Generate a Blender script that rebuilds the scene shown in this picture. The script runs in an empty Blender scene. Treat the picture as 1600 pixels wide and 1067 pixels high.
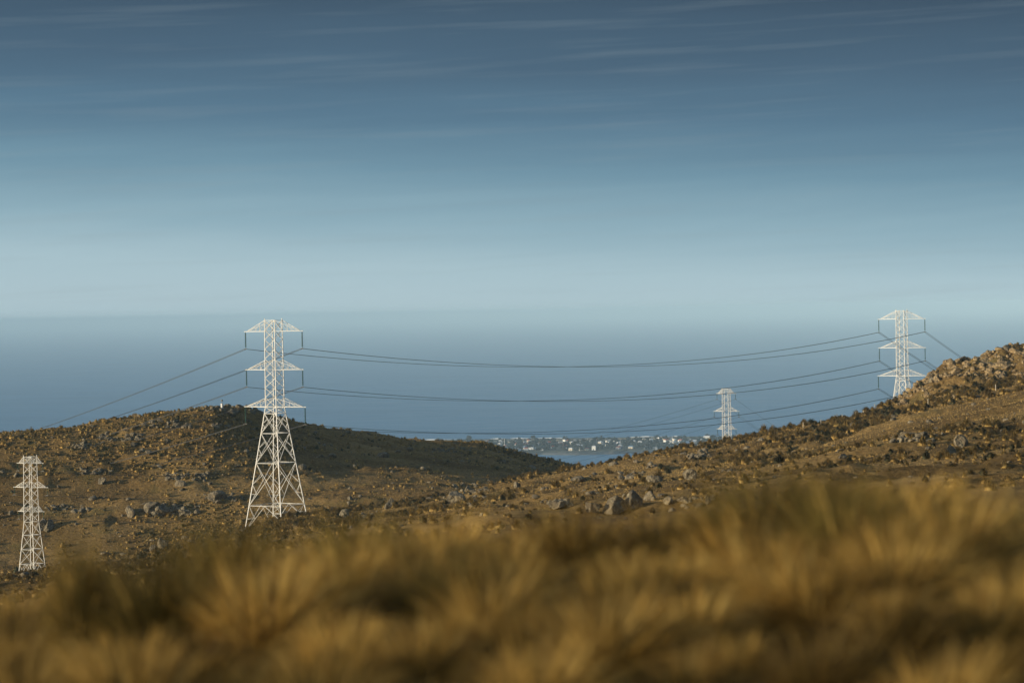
import bpy, math, random
import numpy as np
from mathutils import Vector, Matrix, Euler

rnd = random.Random(7)
nr = np.random.RandomState(11)
S = bpy.context.scene
COL = S.collection
H = 275.0                       # camera height above the sea
F = 85.0 / 36.0 * 1600.0        # focal length in photo pixels

# ------------------------------------------------------------------ camera
cam_d = bpy.data.cameras.new('camera')
cam = bpy.data.objects.new('camera', cam_d)
COL.objects.link(cam)
cam_d.sensor_width = 36.0
cam_d.lens = 85.0
cam_d.clip_start = 0.1
cam_d.clip_end = 400000.0
PITCH = math.atan((533.5 - 486.0) / F)
ROLL = math.radians(-1.04)
cam.matrix_world = Matrix.Translation((0, 0, H)) @ Matrix.Rotation(math.pi / 2 - PITCH, 4, 'X') @ Matrix.Rotation(ROLL, 4, 'Z')
cam_d.dof.use_dof = True
cam_d.dof.focus_distance = 440.0
cam_d.dof.aperture_fstop = 1.5
cam_d.dof.aperture_blades = 0
S.camera = cam
RM = np.array(cam.matrix_world.to_3x3())

# ------------------------------------------------------------------ world, sun, exposure
SUN_EL = math.radians(9.0)
SUN_DIR = Vector((-0.93 * math.cos(SUN_EL), -0.3676 * math.cos(SUN_EL), math.sin(SUN_EL)))   # towards the sun
world = bpy.data.worlds.new('World')
S.world = world
world.use_nodes = True
wn, wl = world.node_tree.nodes, world.node_tree.links
wn.clear()
w_out = wn.new('ShaderNodeOutputWorld')
sky = wn.new('ShaderNodeTexSky')
sky.sky_type = 'NISHITA'
sky.sun_disc = False
sky.sun_elevation = SUN_EL
sky.sun_rotation = math.atan2(SUN_DIR.x, SUN_DIR.y)
sky.altitude = 275
sky.air_density = 1.0
sky.dust_density = 1.0
bg_sky = wn.new('ShaderNodeBackground')
bg_sky.inputs['Strength'].default_value = 0.15
wl.new(sky.outputs[0], bg_sky.inputs['Color'])
tc = wn.new('ShaderNodeTexCoord')
sep = wn.new('ShaderNodeSeparateXYZ')
wl.new(tc.outputs['Generated'], sep.inputs[0])


def wmath(op, a, b=None, c=None, clamp=False):
    n = wn.new('ShaderNodeMath')
    n.operation = op
    n.use_clamp = clamp
    for i, v in enumerate((a, b, c)):
        if v is None:
            continue
        if isinstance(v, (int, float)):
            n.inputs[i].default_value = v
        else:
            wl.new(v, n.inputs[i])
    return n.outputs[0]


zz = sep.outputs['Z']
az = wmath('ARCTAN2', sep.outputs['X'], sep.outputs['Y'])
# thin cloud streaks: long in azimuth, thin in elevation
comb = wn.new('ShaderNodeCombineXYZ')
wl.new(wmath('MULTIPLY', az, 3.6), comb.inputs['X'])
wl.new(wmath('ADD', wmath('MULTIPLY', zz, 48.0), wmath('MULTIPLY', az, -1.2)), comb.inputs['Y'])
n1 = wn.new('ShaderNodeTexNoise')
n1.inputs['Scale'].default_value = 1.0
n1.inputs['Detail'].default_value = 5.0
n1.inputs['Roughness'].default_value = 0.55
n1.inputs['Distortion'].default_value = 0.4
wl.new(comb.outputs[0], n1.inputs['Vector'])
comb2 = wn.new('ShaderNodeCombineXYZ')
wl.new(wmath('MULTIPLY', az, 9.0), comb2.inputs['X'])
wl.new(wmath('ADD', wmath('MULTIPLY', zz, 210.0), wmath('MULTIPLY', az, -7.0)), comb2.inputs['Y'])
n2 = wn.new('ShaderNodeTexNoise')
n2.inputs['Scale'].default_value = 1.0
n2.inputs['Detail'].default_value = 4.0
wl.new(comb2.outputs[0], n2.inputs['Vector'])
# the cloud veil thickens with elevation, a little sooner on the right
elev = wmath('ADD', zz, wmath('MULTIPLY', az, 0.045))
elev = wmath('ADD', elev, wmath('MULTIPLY', wmath('SUBTRACT', n1.outputs['Fac'], 0.5), 0.022))
elev = wmath('MULTIPLY', elev, 1.0 / 0.16, clamp=True)
ramp = wn.new('ShaderNodeValToRGB')
SKY = [(0.000, (0.385, 0.505, 0.555)), (0.10, (0.355, 0.485, 0.540)), (0.22, (0.250, 0.385, 0.455)), (0.36, (0.148, 0.265, 0.345)),
       (0.50, (0.090, 0.172, 0.248)), (0.64, (0.065, 0.120, 0.180)), (0.82, (0.046, 0.082, 0.125)), (1.0, (0.034, 0.058, 0.092))]
el = ramp.color_ramp.elements
while len(el) < len(SKY):
    el.new(0.5)
for e, (p, c) in zip(el, SKY):
    e.position = p
    e.color = (*c, 1)
wl.new(elev, ramp.inputs[0])
streak = wn.new('ShaderNodeMapRange')
streak.inputs['From Min'].default_value = 0.52
streak.inputs['From Max'].default_value = 0.80
streak.inputs['To Max'].default_value = 0.20
wl.new(n2.outputs['Fac'], streak.inputs['Value'])
wmix = wn.new('ShaderNodeMix')
wmix.data_type = 'RGBA'
wl.new(streak.outputs[0], wmix.inputs['Factor'])
wl.new(ramp.outputs[0], wmix.inputs['A'])
wmix.inputs['B'].default_value = (0.24, 0.30, 0.33, 1)
bg_veil = wn.new('ShaderNodeBackground')
bg_veil.inputs['Strength'].default_value = 1.0
wl.new(wmix.outputs['Result'], bg_veil.inputs['Color'])
fade = wn.new('ShaderNodeMapRange')           # the veil gives way to clear sky overhead
fade.inputs['From Min'].default_value = 0.16
fade.inputs['From Max'].default_value = 0.40
wl.new(zz, fade.inputs['Value'])
mixs = wn.new('ShaderNodeMixShader')
wl.new(fade.outputs[0], mixs.inputs[0])
wl.new(bg_veil.outputs[0], mixs.inputs[1])
wl.new(bg_sky.outputs[0], mixs.inputs[2])
wl.new(mixs.outputs[0], w_out.inputs['Surface'])

sun_d = bpy.data.lights.new('sun', 'SUN')
sun_d.energy = 5.0
sun_d.angle = math.radians(0.6)
sun_d.color = (1.0, 0.84, 0.59)
sun = bpy.data.objects.new('sun', sun_d)
sun.rotation_euler = (-SUN_DIR).to_track_quat('-Z', 'Y').to_euler()
COL.objects.link(sun)

S.view_settings.view_transform = 'Standard'
S.view_settings.look = 'None'
S.view_settings.exposure = 0.15
S.view_settings.gamma = 1.0
S.view_settings.use_curve_mapping = False
S.render.engine = 'CYCLES'
S.cycles.max_bounces = 6
S.cycles.diffuse_bounces = 3
S.cycles.glossy_bounces = 2
S.cycles.transmission_bounces = 4
S.cycles.volume_bounces = 5
S.cycles.transparent_max_bounces = 8
S.cycles.use_denoising = True
S.cycles.sample_clamp_indirect = 5.0


# ------------------------------------------------------------------ helpers
def tag(o, label=None, cat=None, group=None, kind=None):
    if label:
        o['label'] = label
    if cat:
        o['category'] = cat
    if group:
        o['group'] = group
    if kind:
        o['kind'] = kind
    return o


def link(name, me, parent=None, loc=None):
    o = bpy.data.objects.new(name, me)
    COL.objects.link(o)
    if parent is not None:
        o.parent = parent
    if loc is not None:
        o.location = loc
    return o


def empty(name, loc, rz=0.0):
    o = bpy.data.objects.new(name, None)
    COL.objects.link(o)
    o.location = loc
    o.rotation_euler = (0, 0, rz)
    return o


def tri_mesh(name, V, Fc, mat, col=None, smooth=False):
    """fast mesh from numpy arrays; Fc is (n,3) or (n,4); col is per-vertex rgb"""
    V = np.asarray(V, dtype=np.float32)
    Fc = np.asarray(Fc, dtype=np.int32)
    me = bpy.data.meshes.new(name)
    k = Fc.shape[1]
    me.vertices.add(len(V))
    me.vertices.foreach_set('co', V.ravel())
    me.loops.add(Fc.size)
    me.loops.foreach_set('vertex_index', Fc.ravel())
    me.polygons.add(len(Fc))
    me.polygons.foreach_set('loop_start', np.arange(0, Fc.size, k, dtype=np.int32))
    try:
        me.polygons.foreach_set('loop_total', np.full(len(Fc), k, dtype=np.int32))
    except Exception:
        pass
    if smooth:
        me.polygons.foreach_set('use_smooth', np.ones(len(Fc), dtype=bool))
    me.update(calc_edges=True)
    if col is not None:
        a = me.color_attributes.new('tint', 'FLOAT_COLOR', 'POINT')
        c = np.ones((len(V), 4), dtype=np.float32)
        c[:, :3] = col
        a.data.foreach_set('color', c.ravel())
    me.materials.append(mat)
    return me


class Bars:
    """collects struts (square section, slightly rounded look from shading) and boxes into ONE mesh"""
    def __init__(self):
        self.v, self.f = [], []

    def bar(self, a, b, w, h=None, sides=4):
        a, b = Vector(a), Vector(b)
        d = b - a
        if d.length < 1e-6:
            return
        d.normalize()
        up = Vector((0, 0, 1)) if abs(d.z) < 0.95 else Vector((1, 0, 0))
        s = d.cross(up).normalized()
        t = s.cross(d).normalized()
        h = h or w
        n0 = len(self.v)
        for p in (a, b):
            for k in range(sides):
                an = 2 * math.pi * (k + 0.5) / sides
                r = 0.7071 if sides == 4 else 0.5
                q = p + s * (math.cos(an) * w * r) + t * (math.sin(an) * h * r)
                self.v.append(q[:])
        for k in range(sides):
            k2 = (k + 1) % sides
            self.f.append((n0 + k, n0 + k2, n0 + sides + k2, n0 + sides + k))
        self.f.append(tuple(n0 + k for k in range(sides))[::-1])
        self.f.append(tuple(n0 + sides + k for k in range(sides)))

    def lathe(self, c, prof, n=8):
        """profile [(r,z)] turned about the vertical through c"""
        n0 = len(self.v)
        for r, z in prof:
            for k in range(n):
                an = 2 * math.pi * k / n
                self.v.append((c[0] + r * math.cos(an), c[1] + r * math.sin(an), c[2] + z))
        for i in range(len(prof) - 1):
            for k in range(n):
                k2 = (k + 1) % n
                self.f.append((n0 + i * n + k, n0 + i * n + k2, n0 + (i + 1) * n + k2, n0 + (i + 1) * n + k))

    def poly(self, pts, faces):
        n0 = len(self.v)
        self.v += [tuple(p) for p in pts]
        self.f += [tuple(n0 + i for i in f) for f in faces]

    def build(self, name, mat, parent=None):
        me = bpy.data.meshes.new(name)
        me.from_pydata(self.v, [], self.f)
        me.materials.append(mat)
        return link(name, me, parent)


# value-noise fBm in numpy
_P = nr.rand(256, 256)


def vnoise(x, y):
    xi, yi = np.floor(x).astype(int), np.floor(y).astype(int)
    fx, fy = x - xi, y - yi
    fx = fx * fx * (3 - 2 * fx)
    fy = fy * fy * (3 - 2 * fy)
    a, b = _P[xi % 256, yi % 256], _P[(xi + 1) % 256, yi % 256]
    c, d = _P[xi % 256, (yi + 1) % 256], _P[(xi + 1) % 256, (yi + 1) % 256]
    return (a * (1 - fx) + b * fx) * (1 - fy) + (c * (1 - fx) + d * fx) * fy


def fbm(x, y, oct=4, gain=0.5):
    s, a, t = 0.0, 1.0, 0.0
    for i in range(oct):
        s = s + a * vnoise(x * 2 ** i + 17.3 * i, y * 2 ** i + 9.1 * i)
        t += a
        a *= gain
    return s / t - 0.5


# ------------------------------------------------------------------ materials
def new_mat(name):
    m = bpy.data.materials.new(name)
    m.use_nodes = True
    nt = m.node_tree
    b = nt.nodes['Principled BSDF']
    return m, nt, b


def N(nt, typ, **kw):
    n = nt.nodes.new(typ)
    for k, v in kw.items():
        if k in n.inputs:
            n.inputs[k].default_value = v
        else:
            setattr(n, k, v)
    return n


def noise_ramp(nt, scale, stops, detail=5, rough=0.55, vec=None, dist=0.0):
    n = N(nt, 'ShaderNodeTexNoise')
    n.inputs['Scale'].default_value = scale
    n.inputs['Detail'].default_value = detail
    n.inputs['Roughness'].default_value = rough
    n.inputs['Distortion'].default_value = dist
    if vec is not None:
        nt.links.new(vec, n.inputs['Vector'])
    r = N(nt, 'ShaderNodeValToRGB')
    el = r.color_ramp.elements
    while len(el) < len(stops):
        el.new(0.5)
    for e, (p, c) in zip(el, stops):
        e.position = p
        e.color = (*c, 1) if len(c) == 3 else c
    nt.links.new(n.outputs['Fac'], r.inputs[0])
    return n, r


def mixrgb(nt, fac, a, b, mode='MIX'):
    m = N(nt, 'ShaderNodeMix')
    m.data_type = 'RGBA'
    m.blend_type = mode
    for key, v in (('Factor', fac), ('A', a), ('B', b)):
        if isinstance(v, (int, float)):
            m.inputs[key].default_value = v
        elif isinstance(v, tuple):
            m.inputs[key].default_value = (*v, 1)
        else:
            nt.links.new(v, m.inputs[key])
    return m.outputs['Result']


def bump(nt, b, height, strength, dist):
    n = N(nt, 'ShaderNodeBump')
    n.inputs['Strength'].default_value = strength
    n.inputs['Distance'].default_value = dist
    nt.links.new(height, n.inputs['Height'])
    nt.links.new(n.outputs[0], b.inputs['Normal'])


def ground_mat():
    m, nt, b = new_mat('dry hill turf')
    g = N(nt, 'ShaderNodeNewGeometry').outputs['Position']
    _, big = noise_ramp(nt, 0.045, [(0.36, (0.160, 0.107, 0.045)), (0.5, (0.245, 0.165, 0.068)), (0.66, (0.335, 0.232, 0.100))], vec=g)
    nf, fine = noise_ramp(nt, 1.3, [(0.32, (0.45, 0.42, 0.38)), (0.62, (1.12, 1.08, 1.0))], detail=7, rough=0.7, vec=g)
    c = mixrgb(nt, 1.0, big.outputs[0], fine.outputs[0], 'MULTIPLY')
    _, gr = noise_ramp(nt, 0.11, [(0.57, (0, 0, 0)), (0.68, (1, 1, 1))], vec=g)
    c = mixrgb(nt, gr.outputs[0], c, (0.16, 0.118, 0.042))
    nt.links.new(c, b.inputs['Base Color'])
    b.inputs['Roughness'].default_value = 0.95
    b.inputs['Specular IOR Level'].default_value = 0.1
    bump(nt, b, nf.outputs['Fac'], 0.9, 0.6)
    return m


def leaf_mat(name, mul=(1, 1, 1), trans=0.3):
    m, nt, b = new_mat(name)
    a = N(nt, 'ShaderNodeAttribute', attribute_name='tint')
    oi = N(nt, 'ShaderNodeObjectInfo')
    mr = N(nt, 'ShaderNodeMapRange')
    mr.inputs['To Min'].default_value = 0.35
    mr.inputs['To Max'].default_value = 1.40
    nt.links.new(oi.outputs['Random'], mr.inputs['Value'])
    c = mixrgb(nt, 1.0, a.outputs['Color'], mul, 'MULTIPLY')
    sc = N(nt, 'ShaderNodeVectorMath', operation='SCALE')
    nt.links.new(c, sc.inputs[0])
    nt.links.new(mr.outputs[0], sc.inputs['Scale'])
    nt.links.new(sc.outputs[0], b.inputs['Base Color'])
    b.inputs['Roughness'].default_value = 0.65
    b.inputs['Specular IOR Level'].default_value = 0.2
    if trans > 0:
        t = N(nt, 'ShaderNodeBsdfTranslucent')
        nt.links.new(sc.outputs[0], t.inputs['Color'])
        mx = N(nt, 'ShaderNodeMixShader')
        mx.inputs[0].default_value = trans
        nt.links.new(b.outputs[0], mx.inputs[1])
        nt.links.new(t.outputs[0], mx.inputs[2])
        nt.links.new(mx.outputs[0], nt.nodes['Material Output'].inputs['Surface'])
    return m


def rock_mat(name='weathered volcanic rock', mul=(1.0, 0.95, 0.85)):
    m, nt, b = new_mat(name)
    g = N(nt, 'ShaderNodeNewGeometry').outputs['Position']
    _, base = noise_ramp(nt, 0.9, [(0.34, (0.050, 0.044, 0.036)), (0.48, (0.130, 0.112, 0.084)), (0.66, (0.240, 0.200, 0.135))], detail=8, rough=0.65, vec=g)
    _, lich = noise_ramp(nt, 3.2, [(0.55, (0, 0, 0)), (0.62, (1, 1, 1))], detail=6, vec=g)
    c = mixrgb(nt, lich.outputs[0], base.outputs[0], (0.28, 0.255, 0.19))
    c = mixrgb(nt, 1.0, c, mul, 'MULTIPLY')
    nt.links.new(c, b.inputs['Base Color'])
    b.inputs['Roughness'].default_value = 0.9
    v = N(nt, 'ShaderNodeTexVoronoi', feature='DISTANCE_TO_EDGE')
    v.inputs['Scale'].default_value = 0.9
    nt.links.new(g, v.inputs['Vector'])
    nn = N(nt, 'ShaderNodeTexNoise')
    nn.inputs['Scale'].default_value = 3.0
    nn.inputs['Detail'].default_value = 8
    nt.links.new(g, nn.inputs['Vector'])
    ad = N(nt, 'ShaderNodeMath', operation='ADD')
    nt.links.new(v.outputs['Distance'], ad.inputs[0])
    nt.links.new(nn.outputs['Fac'], ad.inputs[1])
    bump(nt, b, ad.outputs[0], 1.0, 0.35)
    return m


def flat_mat(name, c, rough=0.7, metal=0.0, var=0.15, scale=2.0):
    m, nt, b = new_mat(name)
    g = N(nt, 'ShaderNodeNewGeometry').outputs['Position']
    _, r = noise_ramp(nt, scale, [(0.3, tuple(x * (1 - var) for x in c)), (0.7, tuple(min(1, x * (1 + var)) for x in c))], vec=g)
    nt.links.new(r.outputs[0], b.inputs['Base Color'])
    b.inputs['Roughness'].default_value = rough
    b.inputs['Metallic'].default_value = metal
    return m


def sea_mat():
    m, nt, b = new_mat('sea water')
    g = N(nt, 'ShaderNodeNewGeometry').outputs['Position']
    mp = N(nt, 'ShaderNodeMapping')
    mp.inputs['Scale'].default_value = (0.0012, 0.0035, 1)
    nt.links.new(g, mp.inputs['Vector'])
    _, c = noise_ramp(nt, 1.0, [(0.35, (0.060, 0.190, 0.360)), (0.65, (0.092, 0.250, 0.440))], vec=mp.outputs[0], detail=8, rough=0.7)
    nt.links.new(c.outputs[0], b.inputs['Base Color'])
    b.inputs['IOR'].default_value = 1.33
    mp2 = N(nt, 'ShaderNodeMapping')
    mp2.inputs['Scale'].default_value = (0.006, 0.02, 1)
    nt.links.new(g, mp2.inputs['Vector'])
    n, r = noise_ramp(nt, 1.0, [(0.35, (0.30, 0.30, 0.30)), (0.7, (0.5, 0.5, 0.5))], vec=mp2.outputs[0], detail=9, rough=0.75)
    nt.links.new(r.outputs[0], b.inputs['Roughness'])
    bump(nt, b, n.outputs['Fac'], 1.0, 12.0)
    return m


M_GROUND = ground_mat()
M_BLADE = leaf_mat('tussock blades', trans=0.35)
M_HILLTUFT = leaf_mat('hill tussock', trans=0.15)
M_ROCK = rock_mat()
M_CRAG = rock_mat('lichened crag rock with sunlit tint', (1.45, 1.2, 0.85))  # same rock, with the warm sunlight on the crag put into its colour
M_STEEL = flat_mat('white painted lattice steel', (0.68, 0.67, 0.63), 0.55, 0.0, 0.06, 0.4)
M_INS = flat_mat('green glass insulator', (0.03, 0.075, 0.055), 0.25, 0.0, 0.1, 8)
M_GREYSTEEL = flat_mat('dull galvanised fitting', (0.16, 0.15, 0.14), 0.6, 0.3, 0.1, 4)
M_WIRE = flat_mat('aluminium conductor', (0.07, 0.07, 0.07), 0.6, 0.2, 0.05, 1)
M_SEA = sea_mat()
M_FOAM = flat_mat('surf foam', (0.85, 0.86, 0.86), 0.9, 0, 0.1, 0.02)
M_SAND = flat_mat('dune sand and marram', (0.22, 0.19, 0.13), 0.95, 0, 0.35, 0.02)
M_LAND = flat_mat('town ground', (0.04, 0.044, 0.038), 0.95, 0, 0.4, 0.02)
M_MUD = flat_mat('wet mudflat', (0.09, 0.09, 0.085), 0.6, 0, 0.3, 0.01)
M_WOOD = flat_mat('weathered pale post', (0.50, 0.44, 0.34), 0.9, 0, 0.2, 3)
M_WHITE = flat_mat('white masonry paint', (0.82, 0.80, 0.76), 0.8, 0, 0.05, 3)
M_TREE = leaf_mat('town tree leaves', trans=0.0)
M_BARK = flat_mat('bark', (0.10, 0.08, 0.06), 0.95)


# ------------------------------------------------------------------ pixel <-> world
def ray(px, py):
    d = RM @ np.array([(px - 800) / F, -(py - 533.5) / F, -1.0])
    return d / math.hypot(d[0], d[1])          # unit horizontal length: d[2] is the tangent of the elevation


def at(px, py, dist):
    """point on the ray of a photo pixel at a horizontal distance, absolute z"""
    d = ray(px, py)
    return Vector((d[0] * dist, d[1] * dist, H + d[2] * dist))


def proj(p):
    q = RM.T @ (np.array(p, dtype=float) - np.array([0, 0, H]))
    return 800 - F * q[0] / q[2], 533.5 + F * q[1] / q[2]


def poly_az(pts):
    r = [ray(*p) for p in pts]
    a = np.array([math.atan2(d[0], d[1]) for d in r])
    t = np.array([d[2] for d in r])
    return a, t


# ------------------------------------------------------------------ terrain
BROW = [(-300, 960), (0, 915), (60, 915), (200, 893), (400, 858), (600, 826), (700, 818), (830, 806), (1000, 802), (1130, 800), (1230, 770), (1330, 736), (1400, 733), (1500, 758), (1600, 768), (1900, 780)]
A180 = math.pi
AZF = np.linspace(-0.30, 0.30, 1201)
AZ = np.concatenate([np.linspace(-A180, -0.32, 60), AZF, np.linspace(0.32, A180, 60)])
AZC = np.clip(AZ, -0.27, 0.27)


def tan_of(pts):
    a, t = poly_az(pts)
    return np.interp(AZC, a, t)


def shift(pts, dy):
    return [(x, y + dy) for x, y in pts]


L_D, L_Z = [], []


def layer(d, z):
    d = np.broadcast_to(np.asarray(d, float), AZ.shape)
    L_D.append(d)
    L_Z.append(np.broadcast_to(np.asarray(z, float), AZ.shape))


TUFT = -0.75      # the ground lies this far below the tussock tops seen against the sky


def player(d, pts, off=0.0):
    layer(d, tan_of(pts) * d + off)


CREST = [(-300, 925), (0, 905), (200, 880), (330, 850), (440, 815), (530, 803), (640, 788), (740, 767), (830, 745), (920, 731), (1000, 713), (1140, 692), (1260, 667), (1330, 652),
         (1395, 622), (1420, 604), (1440, 588), (1470, 566), (1500, 555), (1530, 549), (1560, 537), (1600, 529), (1900, 490)]
LHILL = [(-300, 730), (0, 685), (100, 670), (200, 656), (260, 645), (330, 635), (385, 633), (450, 648), (520, 667), (620, 680), (700, 690), (760, 697), (830, 713), (905, 731), (1000, 775), (1140, 750), (1400, 735), (1600, 735), (1900, 735)]
layer(0.0, -1.55)
layer(3.0, -1.55)
layer(6.5, -1.66)
player(10.0, shift(BROW, 95), -0.36)
player(14.0, BROW, -0.39)
player(21.0, shift(BROW, 135))
player(42.0, shift(BROW, 85))
player(90.0, [(-300, 980), (0, 960), (400, 905), (900, 862), (1150, 835), (1300, 808), (1450, 785), (1600, 780), (1900, 780)])
player(150.0, [(-300, 960), (0, 938), (400, 878), (900, 818), (1150, 790), (1300, 765), (1450, 745), (1600, 735), (1900, 730)])
player(250.0, [(-300, 940), (0, 925), (200, 905), (400, 862), (640, 828), (900, 784), (1150, 750), (1300, 718), (1450, 690), (1600, 668), (1900, 640)])
player(350.0, [(-300, 930), (0, 915), (200, 895), (400, 842), (640, 810), (900, 758), (1000, 742), (1150, 717), (1300, 688), (1450, 648), (1600, 610), (1900, 570)])
player(432.0, [(-300, 928), (0, 908), (200, 883), (330, 854), (440, 820), (530, 807), (640, 792), (740, 773), (830, 752), (920, 737), (1000, 720), (1140, 699), (1260, 674), (1330, 659),
               (1395, 645), (1420, 638), (1440, 630), (1470, 612), (1500, 604), (1560, 592), (1600, 588), (1900, 550)])
player(462.0, CREST, TUFT)
player(503.0, [(-300, 912), (0, 893), (100, 884), (200, 873), (330, 855), (440, 836), (530, 826), (640, 812), (740, 802), (830, 795), (905, 790), (1000, 790), (1140, 790), (1400, 790), (1600, 760), (1900, 740)])
player(546.0, [(-300, 810), (0, 785), (200, 770), (330, 755), (440, 752), (530, 752), (640, 758), (740, 766), (830, 776), (905, 790), (1000, 790), (1140, 780), (1400, 770), (1600, 755), (1900, 740)])
a_, _ = poly_az([(0, 500), (330, 500), (520, 500), (905, 500), (1600, 500)])
DCREST = np.interp(AZC, a_, [588, 595, 650, 725, 725])
layer(DCREST, tan_of(LHILL) * DCREST + TUFT)
layer(DCREST + 60, tan_of(LHILL) * DCREST - 15)
layer(1100.0, -150.0)
layer(1650.0, -(H + 6))
LD, LZ = np.array(L_D), np.array(L_Z)
# behind the camera both ends of the azimuth range meet at the same height
w_side = np.clip((np.abs(AZ) - 0.9) / 1.6, 0, 1)
w_side = w_side * w_side * (3 - 2 * w_side)
mean_z = 0.5 * (LZ[:, :1] + LZ[:, -1:])
mean_d = 0.5 * (LD[:, :1] + LD[:, -1:])
LZ = LZ * (1 - w_side) + mean_z * w_side
LD = LD * (1 - w_side) + mean_d * w_side

dh = np.diff(LD, axis=0)
sl = np.diff(LZ, axis=0) / dh
mm = np.zeros_like(LZ)
mm[1:-1] = np.where(sl[:-1] * sl[1:] > 0, 2 * sl[:-1] * sl[1:] / np.where(np.abs(sl[:-1] + sl[1:]) < 1e-9, 1e-9, sl[:-1] + sl[1:]), 0)
mm[0], mm[-1] = sl[0], sl[-1]
DG = np.unique(np.concatenate([np.linspace(0.3, 24, 60), np.geomspace(24, 90, 40), np.linspace(90, 440, 260), np.linspace(440, 475, 60), np.linspace(475, 740, 230), np.linspace(745, 1650, 60)]))
ZG = np.zeros((len(DG), len(AZ)))
for j in range(len(AZ)):
    dcol, zcol = LD[:, j], LZ[:, j]
    k = np.clip(np.searchsorted(dcol, DG) - 1, 0, len(dcol) - 2)
    h = dcol[k + 1] - dcol[k]
    t = (DG - dcol[k]) / h
    ZG[:, j] = ((1 + 2 * t) * (1 - t) ** 2 * zcol[k] + t * (1 - t) ** 2 * h * mm[k, j] + t * t * (3 - 2 * t) * zcol[k + 1] + t * t * (t - 1) * h * mm[k + 1, j])
XG = DG[:, None] * np.sin(AZ)[None]
YG = DG[:, None] * np.cos(AZ)[None]
w_mid = np.clip((DG - 60) / 80, 0, 1)[:, None]
w_far = np.clip((DG - 480) / 60, 0, 1)[:, None]
rough = fbm(XG / 17, YG / 17, 4) * 1.5 * w_mid + fbm(XG / 3.1 + 40, YG / 3.1, 3) * 0.5 * w_mid
rough += fbm(XG / 38 + 7, YG / 38, 4) * 3.2 * w_far
rough += fbm(XG / 2.0, YG / 2.0, 3) * 0.12
# rock ledges: stepped relief where the stone breaks through
led = fbm(XG / 24 + 3.3, YG / 9 + 5, 4)
rough += np.clip((led - 0.03) * 14, 0, 1) * 0.8 * w_mid
# crag on the right
px_az = np.interp(AZ, poly_az([(x, 520) for x in range(-400, 2001, 50)])[0], np.arange(-400, 2001, 50))
crag = np.clip((px_az - 1395) / 40, 0, 1)[None] * np.clip((DG - 405) / 20, 0, 1)[:, None] * np.clip((500 - DG) / 20, 0, 1)[:, None]
rough += crag * (np.abs(fbm(XG / 4.0, YG / 4.0, 4)) * 5.0 - 1.0)
ZG = ZG + rough + H
V = np.stack([XG, YG, ZG], -1).reshape(-1, 3)
nd, na = ZG.shape
idx = np.arange(nd * na).reshape(nd, na)
quads = np.stack([idx[:-1, :-1], idx[:-1, 1:], idx[1:, 1:], idx[1:, :-1]], -1).reshape(-1, 4)[:, ::-1]
ground = link('ground', tri_mesh('ground', V, quads, M_GROUND, smooth=True))
tag(ground, 'dry brown hillside turf falling away in two ridges towards the sea', 'ground', kind='structure')


def hgt(x, y):
    x, y = np.asarray(x, float), np.asarray(y, float)
    d, a = np.hypot(x, y), np.arctan2(x, y)
    i = np.clip(np.searchsorted(DG, d) - 1, 0, nd - 2)
    j = np.clip(np.searchsorted(AZ, a) - 1, 0, na - 2)
    u = np.clip((d - DG[i]) / (DG[i + 1] - DG[i]), 0, 1)
    v = np.clip((a - AZ[j]) / (AZ[j + 1] - AZ[j]), 0, 1)
    return (ZG[i, j] * (1 - u) + ZG[i + 1, j] * u) * (1 - v) + (ZG[i, j + 1] * (1 - u) + ZG[i + 1, j + 1] * u) * v


def hit(px, py, dmin=60.0, dmax=760.0):
    """where the view ray of a photo pixel meets the hillside"""
    d = ray(px, py)
    t = np.linspace(dmin, dmax, 1400)
    z = hgt(d[0] * t, d[1] * t)
    below = (H + d[2] * t) <= z
    k = int(np.argmax(below)) if below.any() else int(np.argmin((H + d[2] * t) - z))
    return Vector((d[0] * t[k], d[1] * t[k], z[k])), t[k]


# ------------------------------------------------------------------ sea, spit, town
def fan(name, r, n, z, mat):
    v = [(0, 0, z)] + [(r * math.sin(2 * math.pi * k / n), r * math.cos(2 * math.pi * k / n), z) for k in range(n)]
    f = [(0, (k + 1) % n + 1, k + 1) for k in range(n)]
    return link(name, tri_mesh(name, v, f, mat))


sea = fan('sea', 100000, 256, 0.0, M_SEA)
tag(sea, 'calm hazy blue sea reaching to the horizon', 'sea', kind='structure')


def sea_at(px, py, z=0.0):
    d = ray(px, py)
    t = (z - H) / d[2]
    return Vector((d[0] * t, d[1] * t, z))


def strip(name, near, far, mat, z, rag=8.0, thick=1.5, n=160, seed=1):
    """a low land strip between two pixel shorelines, real thickness, ragged edges"""
    r = np.random.RandomState(seed)
    xs = np.linspace(near[0][0], near[-1][0], n)
    yn = np.interp(xs, [p[0] for p in near], [p[1] for p in near])
    yf = np.interp(xs, [p[0] for p in far], [p[1] for p in far])
    A, B = [], []
    for i, x in enumerate(xs):
        a, b = sea_at(x, yn[i], z), sea_at(x, yf[i], z)
        e = 1.0
        ra = rag * float(fbm(np.array(a.x / 60.0), np.array(seed * 3.7), 4)) * 2
        rb = rag * float(fbm(np.array(b.x / 45.0), np.array(seed * 5.1 + 9), 4)) * 2
        A.append((a.x, a.y + ra, z))
        B.append((b.x, b.y + rb, z))
    V = [(x, y, z - thick) for x, y, z in A] + A + B + [(x, y, z - thick) for x, y, z in B]
    fs = []
    for k in range(3):
        for i in range(n - 1):
            fs.append((k * n + i, k * n + i + 1, (k + 1) * n + i + 1, (k + 1) * n + i))
    return link(name, tri_mesh(name, V, fs, mat))


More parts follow.
